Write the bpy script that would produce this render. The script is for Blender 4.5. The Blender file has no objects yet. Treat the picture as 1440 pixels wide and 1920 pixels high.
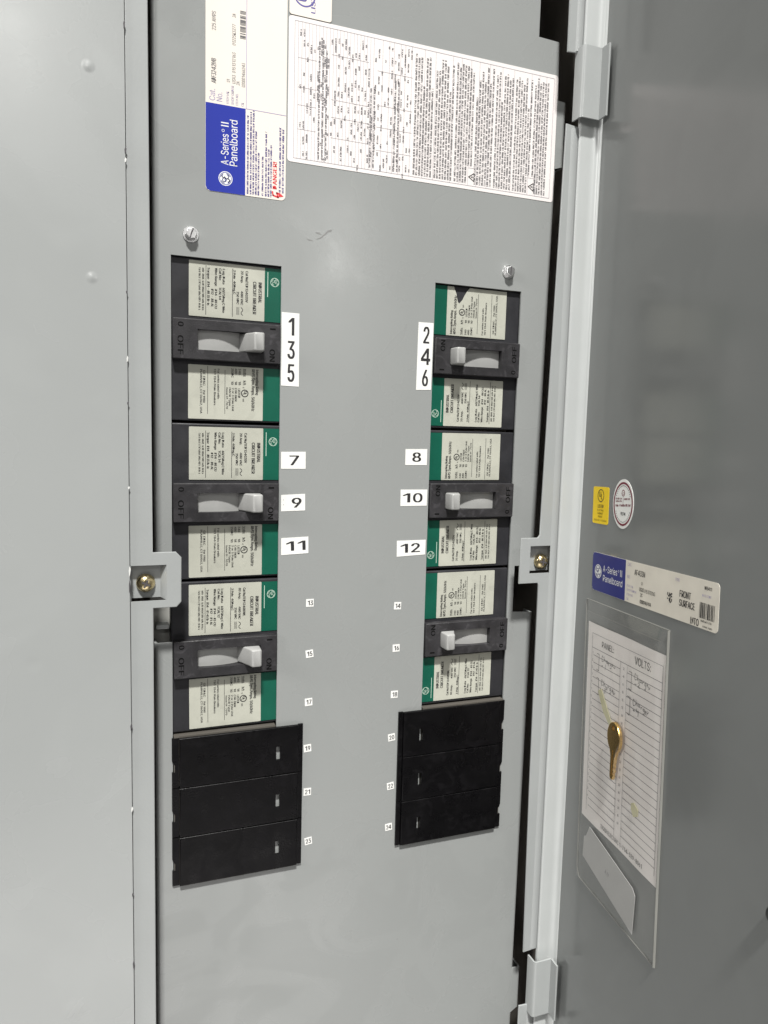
import bpy, math, random
from mathutils import Matrix, Vector
from mathutils.geometry import delaunay_2d_cdt

# ------------------------------------------------------------------ camera, light, exposure
SC = bpy.context.scene
COL = SC.collection
K = 0.001                                             # everything below is written in millimetres

cd = bpy.data.cameras.new('camera'); cam = bpy.data.objects.new('camera', cd); COL.objects.link(cam)
F_PX, CAM = 1389.48, (-167.4, -496.46, -107.95)
RX, RY, RZ = 0.105831, -0.36305, 0.0264365
def _rot():
    c, s = math.cos, math.sin
    X = Matrix(((1, 0, 0), (0, c(RX), -s(RX)), (0, s(RX), c(RX))))
    Y = Matrix(((c(RY), 0, s(RY)), (0, 1, 0), (-s(RY), 0, c(RY))))
    Z = Matrix(((c(RZ), -s(RZ), 0), (s(RZ), c(RZ), 0), (0, 0, 1)))
    B = Matrix(((1, 0, 0), (0, 0, -1), (0, 1, 0)))
    return Z @ X @ Y @ B
_R = _rot()
m = Matrix((_R[0], -_R[1], -_R[2])).transposed().to_4x4()
m.translation = Vector(CAM) * K
cam.matrix_world = m
cd.sensor_fit = 'HORIZONTAL'; cd.sensor_width = 36.0; cd.lens = F_PX / 1440 * 36
cd.clip_start = 0.01; cd.clip_end = 50
SC.camera = cam

W = bpy.data.worlds.new('World'); SC.world = W; W.use_nodes = True
bg = W.node_tree.nodes['Background']
bg.inputs[0].default_value = (1.0, 0.985, 0.965, 1); bg.inputs[1].default_value = 0.11

def lamp(name, loc, target, sx, sy, watts, col=(1, 0.985, 0.955)):
    L = bpy.data.lights.new(name, 'AREA'); L.shape = 'RECTANGLE'; L.size = sx; L.size_y = sy
    L.energy = watts; L.color = col
    o = bpy.data.objects.new(name, L); COL.objects.link(o); o.location = loc
    o.rotation_euler = (Vector(target) - Vector(loc)).to_track_quat('-Z', 'Y').to_euler()
    return o
lamp('ceiling_or_fill_light', (-2.50, -9.20, 15.3), (0, 0, -0.15), 1.9, 1.0, 6800)
lamp('ceiling_or_fill_light', (-0.58, -2.45, 1.22), (0, 0, -0.15), 0.36, 0.20, 9)
lamp('ceiling_or_fill_light', (0.72, -2.55, 0.60), (0, 0, -0.15), 0.28, 0.12, 3.5)
lamp('ceiling_or_fill_light', (-3.20, -0.95, 1.20), (0, 0, -0.15), 1.2, 0.8, 54)  # added side fill that brightens the door; no fixture known there
lamp('floor_bounce', (-0.30, -1.60, -1.90), (0, 0, -0.45), 1.8, 1.2, 13, (1, 0.96, 0.94))

SC.view_settings.view_transform = 'Standard'; SC.view_settings.look = 'None'
SC.view_settings.exposure = 0.0; SC.view_settings.gamma = 1.0; SC.view_settings.use_curve_mapping = False
try:
    SC.cycles.max_bounces = 8; SC.cycles.transparent_max_bounces = 12; SC.cycles.use_denoising = True
except Exception:
    pass

# ------------------------------------------------------------------ materials
MATS = {}
def N(nt, t, **kw):
    n = nt.nodes.new(t)
    for k, v in kw.items(): setattr(n, k, v)
    return n
def mat(name, col, rough=0.5, metal=0.0, spec=0.5, nscale=40, nvar=0.06, bump=0.0, bscale=400, rvar=0.0, rscale=8, stretch=None):
    M = bpy.data.materials.new(name); M.use_nodes = True; nt = M.node_tree
    b = nt.nodes['Principled BSDF']
    b.inputs['Metallic'].default_value = metal; b.inputs['Specular IOR Level'].default_value = spec
    tc = N(nt, 'ShaderNodeTexCoord')
    vec = tc.outputs['Object']
    if stretch:
        mp = N(nt, 'ShaderNodeMapping'); mp.inputs['Scale'].default_value = stretch
        nt.links.new(vec, mp.inputs['Vector']); vec = mp.outputs['Vector']
    n1 = N(nt, 'ShaderNodeTexNoise'); n1.inputs['Scale'].default_value = nscale; n1.inputs['Detail'].default_value = 4
    nt.links.new(vec, n1.inputs['Vector'])
    mr = N(nt, 'ShaderNodeMapRange'); mr.inputs[1].default_value = 0.3; mr.inputs[2].default_value = 0.7
    mr.inputs[3].default_value = 1 - nvar; mr.inputs[4].default_value = 1 + nvar
    nt.links.new(n1.outputs['Fac'], mr.inputs[0])
    mx = N(nt, 'ShaderNodeVectorMath', operation='SCALE'); mx.inputs[0].default_value = col[:3]
    nt.links.new(mr.outputs[0], mx.inputs['Scale']); nt.links.new(mx.outputs[0], b.inputs['Base Color'])
    if rvar:
        n2 = N(nt, 'ShaderNodeTexNoise'); n2.inputs['Scale'].default_value = rscale; n2.inputs['Detail'].default_value = 5
        n2.inputs['Distortion'].default_value = 1.2
        nt.links.new(vec, n2.inputs['Vector'])
        m2 = N(nt, 'ShaderNodeMapRange'); m2.inputs[1].default_value = 0.35; m2.inputs[2].default_value = 0.65
        m2.inputs[3].default_value = rough - rvar; m2.inputs[4].default_value = rough + rvar
        nt.links.new(n2.outputs['Fac'], m2.inputs[0]); nt.links.new(m2.outputs[0], b.inputs['Roughness'])
    else:
        b.inputs['Roughness'].default_value = rough
    if bump:
        n3 = N(nt, 'ShaderNodeTexNoise'); n3.inputs['Scale'].default_value = bscale; n3.inputs['Detail'].default_value = 2
        nt.links.new(tc.outputs['Object'], n3.inputs['Vector'])
        bp = N(nt, 'ShaderNodeBump'); bp.inputs['Strength'].default_value = bump; bp.inputs['Distance'].default_value = 0.0004
        nt.links.new(n3.outputs['Fac'], bp.inputs['Height']); nt.links.new(bp.outputs[0], b.inputs['Normal'])
    MATS[name] = M
    return M
def add_dents(M, pts):
    """shallow pressed dimples (weld marks, knocks) as relief: (x, z, radius, height) in mm, object space"""
    nt = M.node_tree; b = nt.nodes['Principled BSDF']
    tc = N(nt, 'ShaderNodeTexCoord'); acc = None
    for x, z, r, h in pts:
        d = N(nt, 'ShaderNodeVectorMath', operation='MULTIPLY'); d.inputs[1].default_value = (1, 0, 1)
        nt.links.new(tc.outputs['Object'], d.inputs[0])
        s = N(nt, 'ShaderNodeVectorMath', operation='DISTANCE'); s.inputs[1].default_value = (x * K, 0, z * K)
        nt.links.new(d.outputs[0], s.inputs[0])
        q = N(nt, 'ShaderNodeMapRange', interpolation_type='SMOOTHSTEP'); q.inputs[1].default_value = 0; q.inputs[2].default_value = r * K
        q.inputs[3].default_value = h * K; q.inputs[4].default_value = 0
        nt.links.new(s.outputs['Value'], q.inputs[0])
        if acc is None: acc = q.outputs[0]
        else:
            a = N(nt, 'ShaderNodeMath', operation='ADD'); nt.links.new(acc, a.inputs[0]); nt.links.new(q.outputs[0], a.inputs[1]); acc = a.outputs[0]
    bp = N(nt, 'ShaderNodeBump'); bp.inputs['Strength'].default_value = 1; bp.inputs['Distance'].default_value = 1
    nt.links.new(acc, bp.inputs['Height'])
    old = b.inputs['Normal'].links
    if old: nt.links.new(old[0].from_socket, bp.inputs['Normal'])
    nt.links.new(bp.outputs[0], b.inputs['Normal'])

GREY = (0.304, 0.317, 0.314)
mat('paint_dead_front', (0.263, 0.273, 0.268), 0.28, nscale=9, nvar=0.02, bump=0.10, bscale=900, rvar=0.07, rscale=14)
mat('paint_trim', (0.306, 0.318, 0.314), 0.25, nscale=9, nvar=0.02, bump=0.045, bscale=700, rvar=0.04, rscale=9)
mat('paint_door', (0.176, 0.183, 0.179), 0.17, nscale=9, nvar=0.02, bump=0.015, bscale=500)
mat('paint_flange_lit', (0.395, 0.41, 0.405), 0.30, nscale=30, nvar=0.02, bump=0.05, bscale=700)  # door paint lightened: the flange's bright lit look is put into the colour
mat('paint_metal', GREY, 0.33, nscale=30, nvar=0.03, bump=0.10, bscale=700)
mat('box_inside', (0.30, 0.275, 0.245), 0.6)
mat('bracket_grey', (0.30, 0.30, 0.28), 0.4)
mat('breaker_black', (0.022, 0.022, 0.025), 0.47, 0.0, 0.35, nscale=60, nvar=0.25, bump=0.15, bscale=1500, rvar=0.08, rscale=60)
mat('escutcheon_black', (0.025, 0.024, 0.026), 0.46, 0.0, 0.40, nscale=90, nvar=0.30, bump=0.25, bscale=1200, rvar=0.10, rscale=70)
mat('letter_black', (0.003, 0.003, 0.003), 0.7, 0.0, 0.15)
mat('filler_black', (0.0024, 0.0022, 0.0026), 0.32, 0.0, 0.17, nscale=40, nvar=0.3, bump=0.16, bscale=900, rvar=0.08, rscale=50)
mat('filler_body', (0.085, 0.078, 0.068), 0.5)
mat('handle_grey', (0.312, 0.313, 0.305), 0.42, nscale=120, nvar=0.05, bump=0.05)
mat('label_beige', (0.415, 0.418, 0.358), 0.45, nscale=70, nvar=0.06)
mat('label_green', (0.0050, 0.084, 0.053), 0.38, 0.0, 0.3, nscale=60, nvar=0.08)
mat('ink_black', (0.018, 0.017, 0.018), 0.6)
mat('ink_grey', (0.12, 0.115, 0.12), 0.6)
mat('ink_fine', (0.20, 0.195, 0.20), 0.6)
mat('ink_rule', (0.34, 0.32, 0.34), 0.6)
mat('ink_light', (0.24, 0.23, 0.24), 0.6)
mat('ink_pale_green', (0.42, 0.55, 0.46), 0.5)
mat('sticker_white', (0.745, 0.745, 0.72), 0.40, nscale=60, nvar=0.02)
mat('label_cream', (0.74, 0.69, 0.625), 0.38, nscale=20, nvar=0.02)
mat('label_rose_white', (0.74, 0.70, 0.685), 0.42, nscale=20, nvar=0.02)
mat('label_blue', (0.018, 0.032, 0.30), 0.33, 0.0, 0.35, nscale=20, nvar=0.04)
mat('door_label_white', (0.66, 0.62, 0.54), 0.38, nscale=60, nvar=0.06)
mat('door_label_blue', (0.012, 0.016, 0.16), 0.33, 0.0, 0.35)
mat('ink_violet', (0.09, 0.08, 0.28), 0.6)
mat('ink_lilac', (0.34, 0.30, 0.46), 0.6)
mat('ink_red', (0.62, 0.03, 0.04), 0.5)
mat('ink_maroon', (0.16, 0.008, 0.025), 0.5)
mat('yellow', (0.80, 0.56, 0.003), 0.4, 0.0, 0.3)
mat('ink_olive', (0.10, 0.075, 0.003), 0.6)
mat('paper', (0.80, 0.755, 0.735), 0.8, nscale=30, nvar=0.02)
mat('card', (0.42, 0.415, 0.41), 0.7)
mat('tape', (0.56, 0.53, 0.33), 0.4)
mat('brass', (0.72, 0.48, 0.17), 0.27, metal=1, nscale=300, nvar=0.06)
mat('zinc', (0.86, 0.86, 0.86), 0.33, metal=1, nscale=400, nvar=0.1, bump=0.1)
def wear(M, amt, scale, lo, hi, rough, below=None):
    """faint wiped smears: patches with soft, curled outlines in tint and gloss"""
    nt = M.node_tree; b = nt.nodes['Principled BSDF']; tc = N(nt, 'ShaderNodeTexCoord')
    no = N(nt, 'ShaderNodeTexNoise'); no.inputs['Scale'].default_value = scale; no.inputs['Detail'].default_value = 2; no.inputs['Distortion'].default_value = 2.2
    nt.links.new(tc.outputs['Object'], no.inputs['Vector'])
    mr = N(nt, 'ShaderNodeMapRange', interpolation_type='SMOOTHSTEP'); mr.inputs[1].default_value = lo; mr.inputs[2].default_value = hi
    mr.inputs[3].default_value = 1.0; mr.inputs[4].default_value = 1.0 + amt
    fac = no.outputs['Fac']
    if below:
        sx = N(nt, 'ShaderNodeSeparateXYZ'); nt.links.new(tc.outputs['Object'], sx.inputs[0])
        zz = N(nt, 'ShaderNodeMapRange', interpolation_type='SMOOTHSTEP'); zz.inputs[1].default_value = below[0] * K; zz.inputs[2].default_value = below[1] * K
        zz.inputs[3].default_value = 0; zz.inputs[4].default_value = 1
        nt.links.new(sx.outputs['Z'], zz.inputs[0]); mu = N(nt, 'ShaderNodeMath', operation='MULTIPLY'); nt.links.new(fac, mu.inputs[0]); nt.links.new(zz.outputs[0], mu.inputs[1]); fac = mu.outputs[0]
    nt.links.new(fac, mr.inputs[0])
    old = b.inputs['Base Color'].links[0].from_socket
    sc = N(nt, 'ShaderNodeVectorMath', operation='SCALE'); nt.links.new(old, sc.inputs[0]); nt.links.new(mr.outputs[0], sc.inputs['Scale'])
    nt.links.new(sc.outputs[0], b.inputs['Base Color'])
    ro = b.inputs['Roughness'].links[0].from_socket if b.inputs['Roughness'].links else None
    m2 = N(nt, 'ShaderNodeMapRange'); m2.inputs[1].default_value = lo; m2.inputs[2].default_value = hi; m2.inputs[3].default_value = 0; m2.inputs[4].default_value = rough
    nt.links.new(fac, m2.inputs[0])
    ad = N(nt, 'ShaderNodeMath', operation='ADD'); nt.links.new(m2.outputs[0], ad.inputs[0])
    if ro: nt.links.new(ro, ad.inputs[1])
    else: ad.inputs[1].default_value = b.inputs['Roughness'].default_value
    nt.links.new(ad.outputs[0], b.inputs['Roughness'])
def per_object(M, amt):
    """each object of this material is aged a little differently"""
    nt = M.node_tree; b = nt.nodes['Principled BSDF']; oi = N(nt, 'ShaderNodeObjectInfo')
    mr = N(nt, 'ShaderNodeMapRange'); mr.inputs[3].default_value = 1 - amt; mr.inputs[4].default_value = 1 + amt
    nt.links.new(oi.outputs['Random'], mr.inputs[0]); old = b.inputs['Base Color'].links[0].from_socket
    sc = N(nt, 'ShaderNodeVectorMath', operation='SCALE'); nt.links.new(old, sc.inputs[0]); nt.links.new(mr.outputs[0], sc.inputs['Scale'])
    nt.links.new(sc.outputs[0], b.inputs['Base Color'])
    for n in nt.nodes:                                # shift the grain so that no two labels share their blotches
        if n.type == 'TEX_NOISE':
            src = n.inputs['Vector'].links[0].from_socket; va = N(nt, 'ShaderNodeVectorMath', operation='ADD'); m3 = N(nt, 'ShaderNodeMath', operation='MULTIPLY'); m3.inputs[1].default_value = 37.0
            nt.links.new(oi.outputs['Random'], m3.inputs[0]); nt.links.new(src, va.inputs[0]); nt.links.new(m3.outputs[0], va.inputs[1]); nt.links.new(va.outputs[0], n.inputs['Vector'])
wear(MATS['paint_dead_front'], -0.028, 15, 0.46, 0.56, 0.06, (-330, -440)); wear(MATS['paint_trim'], 0.03, 7, 0.46, 0.60, 0.04); wear(MATS['paint_door'], 0.03, 9, 0.45, 0.6, 0.04)
wear(MATS['filler_black'], 0.6, 60, 0.52, 0.66, 0.12); wear(MATS['label_beige'], -0.07, 55, 0.55, 0.68, 0.05); wear(MATS['escutcheon_black'], 0.5, 90, 0.55, 0.66, 0.08)
for q in ('label_beige', 'escutcheon_black', 'handle_grey', 'filler_black', 'breaker_black', 'label_green'): per_object(MATS[q], 0.05)
mat('yellow_zinc', (0.70, 0.58, 0.34), 0.27, metal=1, nscale=300, nvar=0.3, bump=0.15, rvar=0.1, rscale=300)
mat('scuff', (0.20, 0.20, 0.195), 0.6)
mat('chip_dark', (0.06, 0.055, 0.06), 0.7)
mat('chip_light', (0.62, 0.62, 0.60), 0.5)
mat('latch_black', (0.012, 0.012, 0.012), 0.4)
def plastic():
    M = bpy.data.materials.new('clear_plastic'); M.use_nodes = True; nt = M.node_tree
    nt.nodes.remove(nt.nodes['Principled BSDF']); out = nt.nodes['Material Output']
    tr = N(nt, 'ShaderNodeBsdfTransparent'); tr.inputs[0].default_value = (0.95, 0.95, 0.94, 1)
    gl = N(nt, 'ShaderNodeBsdfGlossy'); gl.inputs['Roughness'].default_value = 0.12
    df = N(nt, 'ShaderNodeBsdfDiffuse'); df.inputs[0].default_value = (0.75, 0.74, 0.72, 1)
    no = N(nt, 'ShaderNodeTexNoise'); no.inputs['Scale'].default_value = 30; no.inputs['Detail'].default_value = 2
    tc = N(nt, 'ShaderNodeTexCoord'); nt.links.new(tc.outputs['Object'], no.inputs['Vector'])
    bp = N(nt, 'ShaderNodeBump'); bp.inputs['Strength'].default_value = 0.5; bp.inputs['Distance'].default_value = 0.002
    nt.links.new(no.outputs['Fac'], bp.inputs['Height']); nt.links.new(bp.outputs[0], gl.inputs['Normal'])
    m1 = N(nt, 'ShaderNodeMixShader'); m1.inputs[0].default_value = 0.07
    nt.links.new(tr.outputs[0], m1.inputs[1]); nt.links.new(df.outputs[0], m1.inputs[2])
    m2 = N(nt, 'ShaderNodeMixShader'); m2.inputs[0].default_value = 0.11
    nt.links.new(m1.outputs[0], m2.inputs[1]); nt.links.new(gl.outputs[0], m2.inputs[2])
    nt.links.new(m2.outputs[0], out.inputs[0]); MATS['clear_plastic'] = M
plastic()
mat('plastic_edge', (0.20, 0.20, 0.185), 0.22)

# ------------------------------------------------------------------ glyphs and mesh helpers
GLY = {}
FONT = None
try:                                                  # the sans face that ships inside Blender; falls back to the built-in one
    FONT = bpy.data.fonts.load(bpy.utils.system_resource('DATAFILES', path='fonts') + '/Inter.woff2')
except Exception:
    FONT = None
def _font_mesh(s, bold):
    c = bpy.data.curves.new('tmp_text', 'FONT'); c.body = s; c.size = 1; c.resolution_u = 2; c.offset = bold
    if FONT: c.font = FONT
    o = bpy.data.objects.new('tmp_text', c); COL.objects.link(o)
    dg = bpy.context.evaluated_depsgraph_get(); e = o.evaluated_get(dg); me = e.to_mesh()
    v = [(p.co.x, p.co.y) for p in me.vertices]; f = [tuple(p.vertices) for p in me.polygons]
    e.to_mesh_clear(); bpy.data.objects.remove(o); bpy.data.curves.remove(c)
    return v, f
def _w(v): return (max(p[0] for p in v) - min(p[0] for p in v)) if v else 0
_H = _font_mesh('H', 0)[0]; CAPH = max(p[1] for p in _H) - min(p[1] for p in _H)
_HH = _w(_font_mesh('HH', 0)[0])
def glyph(ch, bold):
    k = (ch, bold)
    if k not in GLY:
        adv = _w(_font_mesh('H' + ch + 'H', 0)[0]) - _HH
        v, f = _font_mesh(ch, 0) if ch != ' ' else ([], [])
        if FONT and ch in '1I':                       # plain stems, as printed in the photograph
            w, h = 0.085, CAPH
            if ch == 'I': v, f, adv = [(.08, 0), (.08 + w, 0), (.08 + w, h), (.08, h)], [(0, 1, 2, 3)], .08 * 2 + w
            else: v, f, adv = [(.26, 0), (.26 + w, 0), (.26 + w, h), (.27, h), (.08, h * .80), (.08, h * .70), (.26, h * .84)], [(0, 1, 2, 3, 6), (3, 4, 5, 6)], .44
        if FONT and ch == '4':
            w, h = 0.085, CAPH
            v = [(.40, 0), (.40 + w, 0), (.40 + w, h * .22), (.40, h * .22), (.05, h * .22), (.58, h * .22), (.58, h * .22 + w), (.14, h * .22 + w), (.05, h * .22 + w), (.40, h * .22 + w), (.40 + w, h * .22 + w), (.40 + w, h), (.40, h), (.40, h * .84)]
            f, adv = [(0, 1, 2, 3), (4, 5, 6, 8), (9, 10, 11, 13), (13, 11, 12), (8, 7, 13, 12)], .64
        GLY[k] = (v, f, adv)
    return GLY[k]

def area2(p): return sum(p[i][0] * p[(i + 1) % len(p)][1] - p[(i + 1) % len(p)][0] * p[i][1] for i in range(len(p)))
def ccw(p): return list(p) if area2(p) > 0 else list(reversed(p))
def rrect(x0, x1, z0, z1, r=0, n=4):
    if r <= 0: return [(x0, z0), (x1, z0), (x1, z1), (x0, z1)]
    P = []
    for cx, cz, a in ((x1 - r, z0 + r, -90), (x1 - r, z1 - r, 0), (x0 + r, z1 - r, 90), (x0 + r, z0 + r, 180)):
        for i in range(n + 1):
            t = math.radians(a + 90 * i / n); P.append((cx + r * math.cos(t), cz + r * math.sin(t)))
    return P
def offset(P, d):
    P = ccw(P); n = len(P); out = []
    for i in range(n):
        a, b, c = P[i - 1], P[i], P[(i + 1) % n]
        e1 = Vector((b[0] - a[0], b[1] - a[1])).normalized(); e2 = Vector((c[0] - b[0], c[1] - b[1])).normalized()
        n1 = Vector((e1.y, -e1.x)); n2 = Vector((e2.y, -e2.x)); mm = (n1 + n2)
        l = mm.length_squared
        mm = mm * (2 / l) if l > 0.3 else n1
        out.append((b[0] + mm.x * d, b[1] + mm.y * d))
    return out
def in_poly(P, x, z):
    c = False
    for i in range(len(P)):
        (x1, z1), (x2, z2) = P[i - 1], P[i]
        if (z1 > z) != (z2 > z) and x < (x2 - x1) * (z - z1) / (z2 - z1) + x1: c = not c
    return c
class MB:
    def __init__(s): s.v = []; s.f = []
    def add(s, V, F, M=None):
        o = len(s.v)
        s.v += [tuple(M @ Vector(p)) for p in V] if M else [tuple(p) for p in V]
        s.f += [tuple(i + o for i in f) for f in F]; return s
    def box(s, x0, x1, y0, y1, z0, z1):
        V = [(x, y, z) for x in (x0, x1) for y in (y0, y1) for z in (z0, z1)]
        return s.add(V, [(0, 1, 3, 2), (4, 6, 7, 5), (0, 4, 5, 1), (2, 3, 7, 6), (0, 2, 6, 4), (1, 5, 7, 3)])
    def cap(s, loops, y, flip=False):
        flat = [Vector(p) for L in loops for p in L]; E = []; o = 0
        for L in loops:
            n = len(L); E += [(o + k, o + (k + 1) % n) for k in range(n)]; o += n
        vo, _, T, *_r = delaunay_2d_cdt(flat, E, [], 1, 1e-6)
        F = []
        for t in T:
            P = [(vo[k].x, vo[k].y) for k in t]; c = (sum(p[0] for p in P) / 3, sum(p[1] for p in P) / 3)
            if not in_poly(loops[0], *c) or any(in_poly(h, *c) for h in loops[1:]): continue
            a = area2(P)
            if abs(a) < 1e-9: continue
            t = tuple(t) if a > 0 else tuple(reversed(t))
            F.append(tuple(reversed(t)) if flip else t)
        return s.add([(p.x, y, p.y) for p in vo], F)
    def walls(s, P, y0, Q, y1):                       # P, Q: matching ccw loops; outward normals
        n = len(P)
        V = [(p[0], y0, p[1]) for p in P] + [(q[0], y1, q[1]) for q in Q]
        return s.add(V, [(i, n + i, n + (i + 1) % n, (i + 1) % n) for i in range(n)])
    def plate(s, outer, holes=(), y0=-0.15, y1=0.0, r=0.0, seg=4, back=True):
        """sheet from front y0 to back y1; the outer front edge is rounded by r"""
        outer = ccw(outer); holes = [ccw(h) for h in holes]
        P = offset(outer, -r) if r else outer
        s.cap([P] + [list(reversed(h)) for h in holes], y0)
        py = y0
        if r:
            for k in range(1, seg + 1):
                t = math.pi / 2 * k / seg
                Q = offset(outer, -r + r * math.sin(t)); qy = y0 + r * (1 - math.cos(t))
                s.walls(P, py, Q, qy); P, py = Q, qy
        s.walls(P, py, outer, y1)
        for h in holes: s.walls(list(reversed(h)), y0, list(reversed(h)), y1)
        if back: s.cap([outer] + [list(reversed(h)) for h in holes], y1, True)
        return s
    def ribbon(s, pts, th, z0, z1):
        """bent sheet: polyline (x, y) with thickness th on its left side, extruded from z0 to z1"""
        n = len(pts); off = []
        for i in range(n):
            d1 = Vector(pts[i]) - Vector(pts[max(i - 1, 0)]); d2 = Vector(pts[min(i + 1, n - 1)]) - Vector(pts[i])
            if d1.length < 1e-6: d1 = d2
            if d2.length < 1e-6: d2 = d1
            d1.normalize(); d2.normalize(); n1 = Vector((-d1.y, d1.x)); n2 = Vector((-d2.y, d2.x))
            mm = n1 + n2; mm = mm * (2 / max(mm.length_squared, 0.4)); off.append((pts[i][0] + mm.x * th, pts[i][1] + mm.y * th))
        loop = list(pts) + off[::-1]; L = len(loop)
        V = [(p[0], p[1], z0) for p in loop] + [(p[0], p[1], z1) for p in loop]
        F = [(i, (i + 1) % L, L + (i + 1) % L, L + i) for i in range(L)]
        for i in range(n - 1):
            j = L - 1 - i
            F.append((i, j, j - 1, i + 1)); F.append((L + i, L + i + 1, L + j - 1, L + j))
        return s.add(V, F)
    def lathe(s, prof, n=24, axis='y', M=None):       # prof: (radius, y) from front (-y) to back
        V = []; F = []
        for r, y in prof:
            for i in range(n):
                a = 2 * math.pi * i / n; V.append((r * math.cos(a), y, r * math.sin(a)))
        for k in range(len(prof) - 1):
            for i in range(n): F.append((k * n + i, (k + 1) * n + i, (k + 1) * n + (i + 1) % n, k * n + (i + 1) % n))
        F.append(tuple(range(n)))
        return s.add(V, F, M)
    # flat print, lying at y
    def quad(s, P, y): return s.add([(p[0], y, p[1]) for p in ccw(P)], [tuple(range(len(P)))])
    def rect(s, x0, x1, z0, z1, y): return s.quad([(x0, z0), (x1, z0), (x1, z1), (x0, z1)], y)
    def stroke(s, pts, w, y):
        for a, b in zip(pts, pts[1:]):
            d = Vector((b[0] - a[0], b[1] - a[1]))
            if d.length < 1e-6: continue
            d.normalize(); nx, nz = -d.y * w / 2, d.x * w / 2; ex, ez = d.x * w * .3, d.y * w * .3
            s.quad([(a[0] - nx - ex, a[1] - nz - ez), (b[0] - nx + ex, b[1] - nz + ez), (b[0] + nx + ex, b[1] + nz + ez), (a[0] + nx - ex, a[1] + nz - ez)], y)
        return s
    def ring(s, cx, cz, rx, rz, w, y, n=36):
        P = [(math.cos(2 * math.pi * i / n), math.sin(2 * math.pi * i / n)) for i in range(n)]
        V = [(cx + rx * c, y, cz + rz * q) for c, q in P] + [(cx + (rx - w) * c, y, cz + (rz - w) * q) for c, q in P]
        return s.add(V, [(i, (i + 1) % n, n + (i + 1) % n, n + i) for i in range(n)])
    def disc(s, cx, cz, rx, rz, y, n=32): return s.quad([(cx + rx * math.cos(2 * math.pi * i / n), cz + rz * math.sin(2 * math.pi * i / n)) for i in range(n)], y)
    def text(s, t, x, z, h, y, ang=0, sx=1.0, bold=0.0, align='L', clip=None, slant=0.0, width=None):
        k = h / CAPH; tot = sum(glyph(c, bold)[2] for c in t) * k
        if width: sx = width / max(tot, 1e-6)
        tot *= sx
        px = {'L': 0, 'C': -tot / 2, 'R': -tot}[align]; a = math.radians(ang); c_, s_ = math.cos(a), math.sin(a)
        for ch in t:
            v, f, adv = glyph(ch, bold)
            mx, mz = px + adv * k * sx / 2, h / 2
            gx, gz = x + mx * c_ - mz * s_, z + mx * s_ + mz * c_
            if v and not (clip and clip(gx, gz)):
                V = []
                for u, w in v:
                    U = px + (u + slant * w) * k * sx; Wv = w * k
                    V.append((x + U * c_ - Wv * s_, y, z + U * s_ + Wv * c_))
                s.add(V, f)
                if bold:
                    q = bold * 1.6 * k
                    s.add([(p[0] + q * c_, p[1] - .012, p[2] + q * s_) for p in V], f)
            px += adv * k * sx
        return s
    def micro(s, x, z, length, h, y, ang, rnd, wt=0.15):
        """print too small to read: rows of tiny strokes in word groups"""
        a = math.radians(ang); c_, s_ = math.cos(a), math.sin(a); px = 0.0; cw = h * 0.62
        def q(u0, u1, w0, w1):
            s.quad([(x + u * c_ - w * s_, z + u * s_ + w * c_) for u, w in ((u0, w0), (u1, w0), (u1, w1), (u0, w1))], y)
        while px < length - cw:
            for _ in range(rnd.choice((3, 4, 5, 6, 7, 8, 9))):
                if px > length - cw: break
                k = rnd.random(); t = h * wt
                q(px, px + t, 0, h)
                if k > .35: q(px + cw * .52, px + cw * .52 + t, 0, h * rnd.choice((.7, 1)))
                if k < .7: z_ = h * rnd.choice((0, .42, .85)); q(px, px + cw * .66, z_, z_ + t)
                px += cw
            px += cw * .7
        return s
    def mesh(s, name):
        me = bpy.data.meshes.new(name)
        me.from_pydata([(a * K, b * K, c * K) for a, b, c in s.v], [], s.f); me.validate(); me.update()
        return me
    def build(s, name, material, parent=None, smooth=None, bevel=0.0):
        return obj(name, s.mesh(name), material, parent, smooth, bevel)
def obj(name, me, material, parent=None, smooth=None, bevel=0.0):
    o = bpy.data.objects.new(name, me); COL.objects.link(o)
    if not me.materials: me.materials.append(MATS[material])
    if parent: o.parent = parent
    if smooth:
        me.polygons.foreach_set('use_smooth', [True] * len(me.polygons)); me.set_sharp_from_angle(angle=math.radians(smooth))
    if bevel:
        b = o.modifiers.new('edge', 'BEVEL'); b.width = bevel * K; b.segments = 2; b.limit_method = 'ANGLE'; b.angle_limit = math.radians(40)
        b.harden_normals = False
    return o
def tag(o, label, cat, group=None, kind=None):
    o['label'] = label; o['category'] = cat
    if group: o['group'] = group
    if kind: o['kind'] = kind
    return o
def thing(name, label, cat, loc=(0, 0, 0), group=None, M=None):
    o = bpy.data.objects.new(name, None); COL.objects.link(o); o.empty_display_size = 0.01
    if M is not None: o.matrix_world = M
    else: o.location = Vector(loc) * K
    return tag(o, label, cat, group)
def world(o, loc, ry=0):
    o.location = Vector(loc) * K; o.rotation_euler = (0, math.radians(ry), 0); return o
RND = random.Random(11)

# ------------------------------------------------------------------ cabinet box (dark interior behind everything)
ZT, ZB = 340, -730
mb = MB(); mb.box(-175, 175, 96, 98, ZB, ZT)
box = tag(mb.build('panel_box', 'box_inside'), 'dark inside of the recessed panel box seen through the gaps', 'panel box')
for x0, x1, z0, z1 in ((-175, -173, ZB, ZT), (173.5, 175, ZB, ZT), (-173, 173.5, ZT - 2, ZT), (-173, 173.5, ZB, ZB + 2)):
    MB().box(x0, x1, -17, 96, z0, z1).build('side_wall', 'box_inside', box)

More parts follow.
